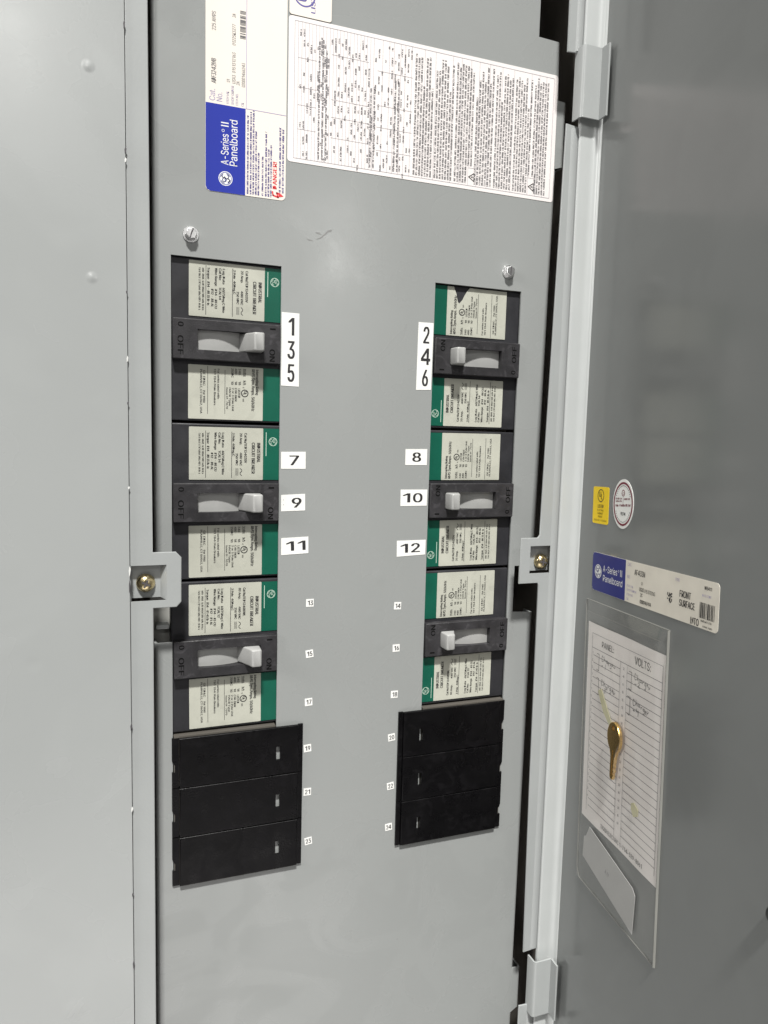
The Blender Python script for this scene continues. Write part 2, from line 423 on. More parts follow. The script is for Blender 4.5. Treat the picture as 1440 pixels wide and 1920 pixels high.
# ------------------------------------------------------------------ front trim: painted face, strips with screw tabs
trim = thing('front_trim', 'grey painted steel trim frame around the breaker compartment', 'trim frame')
face = MB().plate([(-310, -760), (300, -760), (300, 370), (-310, 370)], [[(-153.3, -705), (176, -705), (176, 315), (-153.3, 315)]], -22.4, -20.9).build('face_panel', 'paint_trim', trim)
add_dents(MATS['paint_trim'], [(-172.6, 93.5, 4.0, 0.42), (-172.3, -22.6, 4.0, 0.38), (-189, -478, 9, 0.18), (-208, -250, 6, -0.10)])
def recess(sgn, z0, z1, xo, xi):
    """pressed-in screw pocket of a tab: floor 6 mm back, sloping walls"""
    f = -14.8; mbr = MB()
    xo, xi = sgn * xo, sgn * xi
    A = [(xo, -20.6, z0), (xi, -20.6, z0), (xi, -20.6, z1), (xo, -20.6, z1)]
    q = sgn * 3.5
    z1 += 0.0
    Bv = [(xo, f, z0 + 1.1), (xi + q, f, z0 + 1.1), (xi + q, f, z1 + .5), (xo, f, z1 + .5)]
    F = [(4, 5, 6, 7), (1, 2, 6, 5), (2, 3, 7, 6)]
    if sgn > 0: F = [tuple(reversed(f)) for f in F]
    return mbr.add(A + Bv, F)
# left strip with tab
holeL = [(-152.6, -216.0), (-131.2, -216.0), (-131.2, -193.4), (-152.6, -193.4)]
tabL = [(-153.0, -728), (-139.3, -728), (-139.3, -220.8), (-125.3, -220.8), (-122.3, -217.4), (-122.3, -189.0), (-125.6, -185.4), (-139.5, -185.4), (-140.3, 120), (-140.5, 338), (-153.0, 338)]
stripL = MB().plate(tabL, [holeL], -20.6, -19.4, r=0.5, seg=2).build('mounting_strip', 'paint_metal', trim, smooth=40)
recess(-1, -216.0, -193.4, 152.6, 131.2).build('screw_pocket', 'paint_metal', stripL)
# right strip: three lengths, cut at the hinges
def strip_r(poly, holes, z0, z1, nm=None):
    o = MB().plate(poly, holes, -20.6, -19.4, r=0.4, seg=2).build('mounting_strip', 'paint_metal', trim, smooth=40)
    MB().ribbon([(149.2, -20.62), (150.4, -21.1), (151.8, -21.45), (153.2, -21.4), (154.6, -20.9)], 0.8, z0, z1).build('rolled_edge', 'paint_metal', o, smooth=60)
    return o
strip_r([(143.0, 163.5), (154.9, 164.5), (154.9, 338), (142.0, 338)], [], 165, 337)
holeR = [(131.9, -210.4), (154.2, -210.4), (154.2, -189.4), (131.9, -189.4)]
sr = strip_r([(143.2, -519.8), (154.9, -519), (154.9, 114.5), (144.9, 115.5), (143.6, 40), (139.9, -160), (139.7, -181), (138, -183.2), (123.3, -183.2), (123.3, -217.8), (139.4, -217.8), (140.3, -219.2), (141.4, -380)], [holeR], -518, 113)
recess(1, -210.4, -189.4, 154.2, 131.9).build('screw_pocket', 'paint_metal', sr)
strip_r([(141.5, -728), (154.9, -728), (154.9, -567), (141.5, -566)], [], -727, -568)
# paint chips along the left seam
for z, l in ((117, 5), (49, 4), (44, 3), (-30, 2), (-70, 4), (-95, 2), (-146, 2), (-200, 7), (-210, 9), (-298, 5), (-352, 4), (-409, 3), (-459, 6)):
    mc = MB()
    P = [(-153.5 + RND.uniform(-.25, .1), z), (-153.1, z + l * .2), (-152.7 + RND.uniform(-.2, .2), z + l * .7), (-153.2, z + l), (-153.8, z + l * .6)]
    mc.plate(P, (), -22.52, -22.41).build('paint_chip', RND.choice(('chip_dark', 'chip_dark', 'chip_light')), trim)

# ------------------------------------------------------------------ dead front cover
X0, X1 = 55.8, 126.3
RB = 2.4
dfo = [(-135.2, ZB + 8), (145.1, ZB + 8), (145.4, -590), (151.9, -586), (151.9, -550), (145.1, -549), (147.2, -246), (131.2, -244.5), (131.2, -208), (146.4, -208), (149.1, 91), (155.2, 93), (155.4, 139.3), (149.1, 139.8), (147.6, 180), (131.6, 180.4), (131.6, 335), (-135.2, 335),
       (-135.2, -205), (-X1, -205), (-X1, 0), (-X0, 0), (-X0, -417), (-X1, -417), (-X1, -249.5), (-135.2, -249.5)]
mb = MB().plate(dfo, [[(X0, -417), (X1, -417), (X1, 0), (X0, 0)]], 0, 1.5)
df = tag(mb.build('dead_front_cover', 'paint_dead_front'), 'grey painted inner cover plate with two breaker openings', 'cover plate')
add_dents(MATS['paint_dead_front'], [(18, -212, 7, 0.10), (13, -240, 6, 0.06), (20, -262, 6, 0.07), (-40, -415, 14, 0.03)])
def rolled(x0, z0, x1, z1, sg):
    prof = [(RB * math.sin(math.pi / 2 * k / 6), RB * (1 - math.cos(math.pi / 2 * k / 6))) for k in range(7)] + [(RB, 12), (RB - 1.4, 12), (RB - 1.4, 3.2), (0, 1.5)]
    V = [(x + sg * u, y, z) for x, z in ((x0, z0), (x1, z1)) for u, y in prof]; n = len(prof)
    F = [(k, k + 1, n + k + 1, n + k) for k in range(n - 1)] + [tuple(range(n)), tuple(range(2 * n - 1, n - 1, -1))]
    if sg < 0: F = [tuple(reversed(f)) for f in F]
    MB().add(V, F).build('rolled_edge', 'paint_dead_front', df, smooth=40)
for x0, z0, x1, z1, sg in ((-135.2, -205, -135.2, 335, -1), (-135.2, ZB + 8, -135.2, -249.5, -1), (145.1, ZB + 8, 145.4, -590.5, 1), (151.9, -586, 151.9, -550, 1), (145.1, -549, 147.2, -246, 1), (146.4, -208, 149.1, 91, 1), (155.2, 93, 155.4, 139.3, 1), (149.1, 139.8, 147.6, 180, 1)):
    rolled(x0, z0, x1, z1, sg)
MB().plate(rrect(-139.5, -120, -262, -196, 1.0), (), 12.5, 14).build('edge_bracket', 'bracket_grey', df)
MB().plate(rrect(-136.5, -127.8, -241.2, -238.2, 1.0), (), 4, 12.4, r=.8, seg=2).build('bracket_lug', 'paint_metal', df, smooth=40)
def smear(P, name='scuff_mark', ma='scuff'):
    MB().plate(P, (), -0.05, -0.01).build(name, ma, df)
smear([(-22.6, 27.4), (-21.4, 26.6), (-22.4, 26.0), (-24.2, 25.4), (-26.6, 22.8), (-29.4, 20.6), (-33, 19.6), (-29.6, 21.4), (-27.0, 23.8), (-24.6, 26.2)])
smear([(-33.4, 24.2), (-30.4, 24.4), (-28.8, 23.2), (-31.6, 23.4)])
smear([(-39.2, 19.6), (-35.4, 19.0), (-34.4, 18.3), (-37.6, 18.4)])

# ------------------------------------------------------------------ door with hinge flange
A_DOOR = math.radians(-99.08); G_DOOR = math.radians(2.22)
HX, HY = 172.0, -22.0
MD = Matrix.Translation((HX * K, HY * K, 0)) @ Matrix.Rotation(A_DOOR, 4, 'Z')
door = thing('panel_door', 'open grey steel panel door seen from its inner side', 'door', M=MD)
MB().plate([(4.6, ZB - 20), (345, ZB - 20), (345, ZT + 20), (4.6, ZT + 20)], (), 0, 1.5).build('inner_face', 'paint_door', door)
MI = MD.inverted()
def to_door(x, y):
    p = MI @ Vector((x * K, y * K, 0)); return (p.x / K, p.y / K)
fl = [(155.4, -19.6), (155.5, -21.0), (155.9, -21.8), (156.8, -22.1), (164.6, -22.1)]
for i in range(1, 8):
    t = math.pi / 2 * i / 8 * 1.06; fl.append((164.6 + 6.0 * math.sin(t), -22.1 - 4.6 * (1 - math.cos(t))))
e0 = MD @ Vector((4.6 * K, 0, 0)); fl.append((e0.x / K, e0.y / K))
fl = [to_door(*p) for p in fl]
MB().ribbon(fl, 1.4, ZB - 20, ZT + 20).build('hinge_flange', 'paint_flange_lit', door, smooth=60)
def hinge(z0, z1, dx):
    pr = [(152.4, -18), (152.4, -26.2), (152.9, -26.9), (153.6, -27.1), (166.6, -27.1), (167.3, -27.3), (167.6, -28), (167.2, -37.0)]
    pr = [to_door(x + dx, y) for x, y in pr]
    MB().ribbon(pr, -1.35, z0, z1).build('hinge_leaf', 'paint_metal', door, smooth=50)
hinge(118.4, 166.8, 0); hinge(-572, -525, -2.0)
MB().lathe([(0.1, -4), (3, -4), (4, -3), (4, 0)], 24).build('latch_knob', 'latch_black', door, smooth=50)
kn = door.children[-1]; kn.location = Vector((231.5, 0, -335.5)) * K

# ------------------------------------------------------------------ logos
def script_mark(mb, cx, cz, r, y, ang, w, ringw=None):
    """round script monogram: ring, four rim curls and two looped letters"""
    a = math.radians(ang); c_, s_ = math.cos(a), math.sin(a)
    def T(P): return [(cx + (u * c_ - v * s_) * r, cz + (u * s_ + v * c_) * r) for u, v in P]
    def arc(x, z, q, a0, a1, n=10, k=1): return [(x + q * k * math.cos(math.radians(a0 + (a1 - a0) * i / n)), z + q * math.sin(math.radians(a0 + (a1 - a0) * i / n))) for i in range(n + 1)]
    mb.ring(cx, cz, r, r, ringw or w, y)
    for k in range(4):
        mb.stroke(T(arc(0, 0, .78, 30 + 90 * k, 78 + 90 * k, 6) ), w * .9, y)
    G = arc(-.22, .18, .30, 20, 300) + [(0.0, -.02), (-.02, -.45)] + arc(-.25, -.45, .22, 0, -200)
    E = arc(.30, .32, .20, 60, 265, 8) + arc(.28, -.18, .30, 95, 330, 10)
    mb.stroke(T(G), w, y); mb.stroke(T(E), w, y); mb.stroke(T([(-.40, .02), (-.05, .10), (.14, .04)]), w, y)
def ul_mark(mb, cx, cz, r, y, ang, w):
    a = math.radians(ang); c_, s_ = math.cos(a), math.sin(a)
    mb.ring(cx, cz, r, r, w, y)
    for ch, u, v in (('U', -.30, -.20), ('L', .24, -.55)):
        mb.text(ch, cx + (u * c_ - v * s_) * r, cz + (u * s_ + v * c_) * r, r * .80, y, ang, sx=.8, bold=.03, align='C')

# ------------------------------------------------------------------ circuit breakers
CACHE = {}
def shared(key, fn, name, material, parent, smooth=None, bevel=0.0):
    if key not in CACHE:
        me = fn(MB()).mesh(name); me.materials.append(MATS[material])
        if smooth:
            me.polygons.foreach_set('use_smooth', [True] * len(me.polygons)); me.set_sharp_from_angle(angle=math.radians(smooth))
        CACHE[key] = me
    return obj(name, CACHE[key], material, parent, None, bevel)
LY = 2.2                      # label front
TY = LY - 0.07
TORN = [(19.6, -60), (6.5, -60), (6.5, -49.6), (8.8, -47.5), (10.6, -44.6), (12.3, -41.2), (14.6, -38.6), (15.8, -39.4), (16.6, -42.0), (17.2, -45.0), (18.6, -48.0), (19.6, -50.4)]
def rating_print(kind):
    cat, amp, lug, wr, wr2, tq = kind
    def fn(mb):
        T = lambda s, x, z0, z1, h=1.45, b=0.0: mb.text(s, x - h / 2, z0, h, TY, -90, bold=b, width=z0 - z1)
        T('INDUSTRIAL', 21.5, 40.3, 26.8, 2.2, .03); T('CIRCUIT BREAKER', 17.9, 40.3, 19.4, 2.2, .03)
        T('Cat No/' + cat, 12.7, 46.5, 26.5, 1.7, .03); T(amp + ' Amp.', 9.6, 46.5, 38.4, 1.6, .03); T('480 VAC', 9.6, 33.6, 24.6, 1.55, .04)
        T('250 VDC', 6.9, 33.0, 24.8, 1.55, .04); T('3 Pole  40Deg.C', 4.7, 46.5, 31.0, 1.45, .04)
        mb.stroke([(9.1, 22.8), (10.2, 21.8), (10.2, 20.8), (9.2, 19.9), (9.2, 18.8), (10.2, 17.9)], .42, TY)
        for q in (6.3, 7.0, 7.7): mb.rect(q - .14, q + .14, 18.0, 22.9, TY)
        mb.rect(3.3, 3.65, 16.4, 47.0, TY)
        T('Lug Data', -2.2, 46.5, 36.6, 1.55, .04); T('60/75Deg C Wire', -2.2, 34.6, 18.6, 1.55, .04)
        T('Cat No:', -4.5, 46.5, 38.8, 1.55, .04); T(lug, -4.5, 34.6, 26.5, 1.55, .04)
        T('Wire Range', -7.1, 46.5, 35.0, 1.55, .04); T(wr, -7.1, 33.2, 20.8, 1.55, .04)
        T(wr2, -9.4, 33.2, 21.6, 1.55, .04)
        T('Torque', -11.9, 46.5, 39.0, 1.55, .04); T(tq, -11.9, 37.6, 22.6, 1.55, .04)
        mb.rect(-13.7, -13.35, 16.4, 47.4, TY)
        mb.micro(-15.9, 45.6, 27.5, 1.25, TY, -90, random.Random(3), .15); mb.micro(-18.1, 45.6, 27.0, 1.25, TY, -90, random.Random(4), .15)
        return mb
    return fn
def interrupt_print(torn):
    clip = (lambda x, z: in_poly(TORN, x, z)) if torn else None
    def fn(mb):
        T = lambda s, x, z0, z1, h=1.45, b=0.03: mb.text(s, x - h / 2, z0, h, TY, -90, bold=b, width=z0 - z1, clip=clip)
        T('Interrupting Rating', 20.6, -16.3, -33.2, 1.8); T('RMS Sym.Amps. 50/60Hz', 17.9, -16.3, -44.0, 2.0)
        T('Volts', 12.4, -16.4, -21.4, 1.4); T('kA', 12.4, -24.0, -27.0, 1.4); mb.rect(11.2, 11.45, -21.6, -16.4, TY); mb.rect(11.2, 11.45, -27.2, -24, TY)
        T('240', 8.9, -16.4, -20.4, 1.5); T('18', 8.9, -24.6, -27.2, 1.5); T('480', 6.5, -16.4, -20.4, 1.5); T('18', 6.5, -24.6, -27.2, 1.5)
        T('250DC', 4.1, -16.4, -22.4, 1.5); T('10', 4.1, -24.6, -27.2, 1.5)
        ul_mark(mb, 12.3, -32.5, 2.5, TY, -90, .6); T('c', 11.6, -28.2, -29.2, 1.3, .02); T('us', 11.6, -35.9, -38.0, 1.3, .02)
        T('LISTED', 8.6, -29.4, -35.6, 1.5, .025); T('CIR BKR', 6.5, -29.0, -38.0, 1.3); T('2 or 3 Pole Unit', 4.6, -29.0, -44.4, 1.3)
        T('HACR Type', 2.6, -29.0, -41.0, 1.3); T('Issue M-7070', 0.7, -29.0, -43.2, 1.2)
        mb.rect(-0.85, -0.55, -46.4, -17.8, TY)
        T('For series rated with:', -4.9, -17.2, -37.0, 1.35); T('TB1 TB4 Main Breakers', -7.2, -17.2, -41.0, 1.35)
        mb.rect(-12.0, -11.7, -46.8, -15.9, TY)
        T('GE ED&C', -14.1, -18.6, -28.6, 1.4); T('Pat 1980', -14.1, -31.6, -39.6, 1.3); T('PLAINVILLE, CT 06062, USA', -16.0, -18.0, -46.6, 1.3)
        return mb
    return fn
K20 = ('TED134020V', '20', 'TCAL14', '#14 - #8 CU', '#12 - #8 AL', '#14 - #8 35 lb-in')
K80 = ('TED134080WL', '80', 'TCAL12', '#14 - #3 CU', '#12 - #1 AL', '#14 - #1 45 lb-in')
def esc_plate(mb):
    return mb.plate(rrect(-34.6, 34.6, -12.7, 12.7, 0.6, 2), [[(-19.2, -6.4), (23.0, -6.4), (23.0, 6.4), (-19.2, 6.4)]], -3.0, 2.4, r=0.55, seg=3)
def esc_print(mb):
    for s, x, z0, z1, h in (('0', -29.6, 10.6, 7.4, 3.4), ('OFF', -29.8, 2.2, -10.2, 3.5), ('ON', 29.0, -3.0, -11.6, 3.5)):
        mb.text(s, x - h / 2, z0, h, -3.07, -90, width=z0 - z1, bold=.035)
    mb.rect(27.4, 31.2, 9.2, 10.3, -3.07)
    return mb
def rocker(mb):
    R = 48; cx = -9; n = 16; xs = [-19.1 + 42.0 * i / n for i in range(n + 1)]
    V = []
    for x in xs:
        y = 0.2 + R - math.sqrt(max(R * R - (x - cx) ** 2, 1)); V += [(x, y, -6.3), (x, y, 6.3)]
    return mb.add(V, [(2 * i, 2 * i + 2, 2 * i + 3, 2 * i + 1) for i in range(n)])
def handle(mb):
    # wedge-shaped toggle: flank profile in x-y, extruded in z with rounded corners
    base = (7.2, 22.4, 4.5); secs = [(4.5, 7.6, 22.6, 6.1), (-2.0, 11.0, 22.5, 6.05), (-8.0, 13.9, 22.2, 6.0), (-11.9, 15.1, 22.0, 5.95), (-12.7, 15.5, 21.7, 5.7), (-13.0, 16.2, 21.1, 5.2)]
    V = []; F = []; n = None
    for y, xa, xb, hz in secs:
        P = rrect(xa, xb, -hz, hz, 1.0, 3); n = len(P); V += [(p[0], y, p[1]) for p in P]
    for k in range(len(secs) - 1):
        for i in range(n): F.append((k * n + i, k * n + (i + 1) % n, (k + 1) * n + (i + 1) % n, (k + 1) * n + i))
    F.append(tuple((len(secs) - 1) * n + i for i in range(n)))
    return mb.add(V, F)
def lab_plate(torn):
    def fn(mb):
        if torn == 'up': return mb.plate(rrect(-24.2, 24.5, 15.1, 49.8, 0.5, 2), (), LY, LY + .2)
        if torn: return mb.plate([(-24.2, -15.4), (-24.2, -50.2), (6.6, -50.2)] + TORN[3:11] + [(19.5, -50.2), (24.5, -50.2), (24.5, -15.4)], (), LY, LY + .2)
        return mb.plate(rrect(-24.2, 24.5, -50.2, -15.4, 0.5, 2), (), LY, LY + .2)
    return fn
def breaker(x, z, ry, label, kind, torn=False):
    t = world(thing('circuit_breaker', label, 'circuit breaker', group='circuit breakers in the cover openings'), (x, 0, z), ry)
    shared('body', lambda m: m.plate(rrect(-36.0, 44, -51.6, 51.6, 1.2, 2), [[(-19.6, -6.8), (23.4, -6.8), (23.4, 6.8), (-19.6, 6.8)]], 2.6, 60, r=0.8, seg=2), 'body', 'breaker_black', t, smooth=40)
    for nm, key, pr, zz in (('rating_label', 'up', rating_print(kind), (15.1, 49.8)), ('interrupting_label', torn, interrupt_print(torn), (-50.2, -15.4))):
        l = shared(('lab', key), lab_plate(key), nm, 'label_beige', t)
        l.location = Vector((RND.uniform(-.35, .35), 0, RND.uniform(-.3, .3))) * K; l.rotation_euler = (0, math.radians(RND.uniform(-.35, .35)), 0)
        shared(('green', zz), lambda m: m.plate([(24.55, zz[0]), (41, zz[0]), (41, zz[1]), (24.55, zz[1])], (), LY, LY + .2), 'green_band', 'label_green', l)
        shared(('print', nm, kind[0] if nm[0] == 'r' else torn), pr, 'lettering', 'ink_black', l)
        if nm == 'rating_label':
            def mk(m):
                script_mark(m, 31.2, 41.0, 2.9, TY, -90, .36); m.rect(26.3, 26.75, 31.2, 47.2, TY); return m
            shared('mark', mk, 'round_emblem', 'ink_pale_green', l)
    e = shared('esc', esc_plate, 'escutcheon', 'escutcheon_black', t, smooth=40)
    shared('escp', esc_print, 'lettering', 'letter_black', e)
    shared('rock', rocker, 'rocker', 'handle_grey', t, smooth=60)
    shared('hand', handle, 'handle', 'handle_grey', t, smooth=50)
    return t
BX, BZ = 91.05, -51.4
breaker(-BX, BZ, 0, 'circuit breaker switched on beside the 1 3 5 sticker, top of left column', K20)
breaker(-BX, BZ - 104.95, 0, 'middle circuit breaker of the left column beside stickers 7, 9 and 11', K20)
breaker(-BX, BZ - 209.9, 0, 'lowest circuit breaker of the left column beside small stickers 13, 15 and 17', K80)
breaker(BX, BZ, 180, 'circuit breaker with torn label corner beside the 2 4 6 sticker', K20, True)
breaker(BX, BZ - 104.95, 180, 'middle circuit breaker of the right column beside stickers 8, 10 and 12', K20)
breaker(BX, BZ - 209.9, 180, 'lowest circuit breaker of the right column beside small stickers 14, 16 and 18', K80)

# ------------------------------------------------------------------ black filler plates
WHICH = ('topmost', 'middle', 'lowest')
def filler(sg, k, num):
    cx, cz = sg * 81.9, -332.6 - 35.15 * k
    t = world(thing('filler_plate', 'black blank filler plate, %s of the %s stack, beside the %s sticker' % (WHICH[k], 'left' if sg < 0 else 'right', num), 'filler plate', group='black blank filler plates below the breakers'), (cx, 0, cz))
    S = lambda P: [(sg * x, z) for x, z in P]
    h = 17.36
    slot = S([(-28.4, -6.5), (-25.5, -6.5), (-25.5, 3.4), (-28.4, 3.4)])
    shared(('fp', sg), lambda m: m.plate(S([(-41.5, -h), (40.4, -h), (40.4, h), (-41.5, h)]), [slot], -3.3, -1.3, r=0.75, seg=3), 'face_plate', 'filler_black', t, smooth=40)
    shared(('fr', sg), lambda m: m.plate(S([(40.5, -h), (45.1, -h), (45.1, -6.6), (43.2, -6.4), (43.2, -1.6), (45.1, 1.6), (45.1, h), (40.5, h)]), (), -1.6, -0.1, r=0.3, seg=2), 'side_rail', 'filler_black', t, smooth=40)
    shared(('fi', sg), lambda m: m.plate(S([(-45.1, -h), (-41.6, -h), (-41.6, h), (-45.1, h)]), (), -1.8, -0.1, r=0.3, seg=2), 'side_rail', 'filler_black', t, smooth=40)
    top = k == 0
    MB().plate(S([(-25.3, -16.6), (43.8, -16.6), (43.8, 18.4 if top else 16.6), (-25.3, 18.4 if top else 16.6)]), (), -1.2, 14, r=0).build('snap_body', 'filler_body', t)
    MB().plate(S([(-39.5, -h - (1.2 if k == 2 else 0)), (39, -h - (1.2 if k == 2 else 0)), (39, -h + 3), (-39.5, -h + 3)]), (), -1.25, -0.05).build('lower_lip', 'filler_body', t)
for k, num in enumerate((19, 21, 23)): filler(-1, k, num)
for k, num in enumerate((20, 22, 24)): filler(1, k, num)

# ------------------------------------------------------------------ number stickers on the cover
def sticker(txt, pts, label, dy=-0.02):
    cx = sum(p[0] for p in pts) / 4; cz = sum(p[1] for p in pts) / 4
    t = world(thing('number_sticker', label, 'sticker', group='white circuit number stickers'), (cx, dy, cz))
    L = [(p[0] - cx, p[1] - cz) for p in pts]
    MB().plate(L, (), -0.18, -0.02).build('sheet', 'sticker_white', t)
    ang = math.degrees(math.atan2(L[1][1] - L[0][1] + L[2][1] - L[3][1], L[1][0] - L[0][0] + L[2][0] - L[3][0])); mb = MB()
    h = max(p[1] for p in L) - min(p[1] for p in L)
    D = []                                            # one flat print per digit
    def line(txt, x, z, hh, width, bold):
        tot = sum(glyph(c, 0)[2] for c in txt); px = -width / 2; a = math.radians(ang)
        for c in txt:
            w_ = glyph(c, 0)[2] / tot * width
            D.append(MB().text(c, x + px * math.cos(a) - z * 0, z + px * math.sin(a), hh, -0.25, ang, width=w_, bold=bold)); px += w_
    if isinstance(txt, tuple):
        for i, c in enumerate(txt): D.append(MB().text(c, 0.3, (1 - i) * h * .315 - 5.9, 11.6, -0.25, 0, align='C', sx=0.55, bold=.02))
    elif h > 8:
        if txt == '9':
            for q in (1.8, -1.6): MB().rect(-7.0, -6.6, q, q + .5, -.25).build('ink_dot', 'ink_light', t)
        wd = {'7': 8.4, '9': 8.8, '8': 8.2, '10': 17.4, '11': 16.4, '12': 17.6}[txt]
        off = {'7': 0.2, '9': 2.2, '11': 0.6, '8': 0.0, '10': -1.6, '12': -1.2}[txt]
        line(txt, off, -3.3, 6.6, wd, .035)
    else:
        line(txt, 0.1, -1.65, 3.3, 4.3, .025)
    for d in D: d.build('digit', 'ink_black', t)
R4 = lambda x0, x1, z0, z1: [(x0, z0), (x1, z0), (x1, z1), (x0, z1)]
sticker(('1', '3', '5'), [(-55.2, -77.9), (-43.0, -78.1), (-43.3, -29.7), (-55.3, -29.6)], 'tall white sticker with 1 3 5 one above another, right of the top left breaker')
sticker(('2', '4', '6'), [(43.3, -76.4), (55.0, -75.9), (55.4, -28.5), (43.7, -28.6)], 'tall white sticker with 2 4 6 one above another, left of the top right breaker')
BIG = {'7': [(-54.5, -133.8), (-37.4, -133.7), (-37.5, -122.0), (-54.6, -122.3)], '9': [(-54.2, -163.0), (-37.3, -162.5), (-37.5, -151.0), (-54.3, -151.7)],
       '11': [(-53.8, -193.3), (-34.5, -192.5), (-34.7, -180.8), (-53.9, -181.5)], '8': [(36.6, -130.4), (53.6, -130.3), (53.6, -118.6), (36.5, -118.9)],
       '10': [(33.8, -160.2), (54.6, -160.1), (54.7, -148.2), (33.6, -148.2)], '12': [(32.0, -197.4), (54.6, -196.4), (54.7, -185.4), (31.8, -185.6)]}
ORD = ('upper', 'middle', 'lower')
for n, P in BIG.items():
    side = 'left' if int(n) % 2 else 'right'; k = {'7': 0, '9': 1, '11': 2, '8': 0, '10': 1, '12': 2}[n]
    sticker(n, P, '%s of the three large number stickers beside the %s middle breaker, printed %s' % (ORD[k], side, n))
SM = {'13': (-32.8, -228), '15': (-32.5, -264.8), '17': (-32.6, -300.2), '19': (-32.9, -334.5), '21': (-32.5, -367.4), '23': (-31.2, -405.2),
      '14': (33.8, -234), '16': (33.6, -265.9), '18': (33.2, -301.3), '20': (32.0, -334.5), '22': (32.2, -372.7), '24': (31.6, -405.2)}
for n, (x, z) in SM.items():
    r = random.Random(int(n)); a = math.radians(r.uniform(-3, 7)); w, h = 2.75, 2.75; c_, s_ = math.cos(a), math.sin(a)
    P = [(x + u * c_ - v * s_, z + u * s_ + v * c_) for u, v in ((-w, -h), (w, -h), (w, h), (-w, h))]
    k = (int(n) - 13) // 2
    sticker(n, P, '%s tiny number sticker from the top in the %s row, printed %s' % (('first', 'second', 'third', 'fourth', 'fifth', 'last')[k], 'left' if int(n) % 2 else 'right', n))

# ------------------------------------------------------------------ labels at the top of the cover
t = world(thing('panelboard_label', 'tall blue and cream panelboard label on the upper left of the cover', 'label'), (0, -0.02, 0))
YL, YP = -0.2, -0.28
MB().plate(rrect(-105.1, -53.8, 41.6, 238, 3.0), (), YL, -0.02).build('sheet', 'label_cream', t)
MB().plate([(-105.0, 94.6), (-105.0, 44.7), (-104.2, 42.6), (-102.1, 41.7), (-80.1, 41.7), (-80.1, 94.6)], (), YP + .02, YL).build('blue_field', 'label_blue', t)
mb = MB(); mb.text('A-Series', -90.8, 58.6, 4.7, YP, 90, bold=.004, width=18.8); mb.text('II', -90.8, 81.2, 4.7, YP, 90, bold=.004, width=3.6)
mb.ring(-94.2, 79.2, .9, .9, .25, YP, 12); mb.text('Panelboard', -85.2, 58.2, 4.9, YP, 90, bold=.004, width=28.6)
mb.build('white_lettering', 'sticker_white', t)
mb = MB().disc(-92.6, 50.3, 4.4, 4.4, YP); mb.build('round_emblem', 'sticker_white', t)
mb = MB(); script_mark(mb, -92.6, 50.3, 3.9, YP - .06, 90, .48, .35); mb.build('emblem_script', 'label_blue', t)
mb = MB(); mb.text('Cat.', -99.2, 96.0, 3.6, YP, 90, width=7.4); mb.text('No.', -94.8, 96.0, 3.6, YP, 90, width=6.0)
for s, x in (('ITEM MK', -90.6), ('SHOP ORDER', -87.6), ('ITEM NO.', -84.8)): mb.text(s, x, 95.6, 1.6, YP, 90, width={'ITEM MK': 7.6, 'SHOP ORDER': 11.4, 'ITEM NO.': 7.4}[s])
mb.text('CK', -81.4, 95.6, 1.6, YP, 90, width=2.4)
mb.rect(-79.95, -79.55, 94.8, 236, YP); mb.rect(-79.9, -53.9, 94.5, 94.9, YP)
mb.build('violet_lettering', 'ink_lilac', t)
mb = MB(); mb.text('ADF3242MB', -98.6, 106.5, 3.0, YP, 90, width=14.6, slant=.12, bold=.012); mb.text('225 AMPS', -98.8, 137.5, 2.5, YP, 90, width=11.2, slant=.12)
for s, x, z, w in (('01', -90.0, 108.6, 1.9), ('USX3', -86.6, 108.2, 5.4), ('0151312163', -86.6, 114.6, 12.4), ('01225K3277', -86.6, 131.0, 12.6), ('2A', -86.6, 147.4, 2.4), ('2A', -84.0, 107.8, 2.4), ('020001466243', -80.6, 107.2, 14.6)):
    mb.text(s, x, z, 2.1, YP, 90, width=w, slant=.1)
for i in range(26):
    if RND.random() < .8:
        z = 136 + i * .66
        mb.rect(-83.9, -80.3, z, z + RND.choice((.35, .55)), YP)
mb.build('printed_lettering', 'ink_grey', t)
mb = MB()
for i, (x, l) in enumerate(((-78.6, 49), (-76.7, 51), (-75.0, 52), (-73.3, 40), (-71.6, 27), (-69.0, 25), (-66.8, 41), (-65.1, 30), (-63.5, 33))):
    mb.micro(x + .6, 42.8, l, 1.15, YP, 90, random.Random(50 + i), .17)
mb.micro(-57.0, 46.2, 42, 1.3, YP, 90, random.Random(70), .17); mb.micro(-55.0, 46.2, 41, 1.3, YP, 90, random.Random(71), .17)
mb.build('small_print', 'ink_violet', t)
mb = MB()
mb.text('DANGER!', -59.6, 47.8, 2.7, YP, 90, bold=.03, width=17.4)
mb.stroke([(-62.4, 46.4), (-62.0, 44.2), (-58.6, 43.2), (-59.6, 46.0), (-56.8, 45.0)], 1.0, YP); mb.quad([(-58.2, 46.4), (-55.0, 44.2), (-58.4, 43.4)], YP - .02)
mb.build('red_lettering', 'ink_red', t)

t = world(thing('listing_label', 'small white label with a violet round mark at the top edge of the picture', 'label'), (0, -0.02, 0))
MB().plate(rrect(-52.6, -24.6, 157.3, 236, 1.6), (), -0.45, -0.21).build('sheet', 'label_cream', t)
mb = MB(); ul_mark(mb, -42.8, 170.2, 7.2, -0.5, 90, 1.0); mb.text('LISTED', -35.6, 160.0, 2.8, -0.5, 90, bold=.03, width=17); mb.build('lettering', 'ink_violet', t)

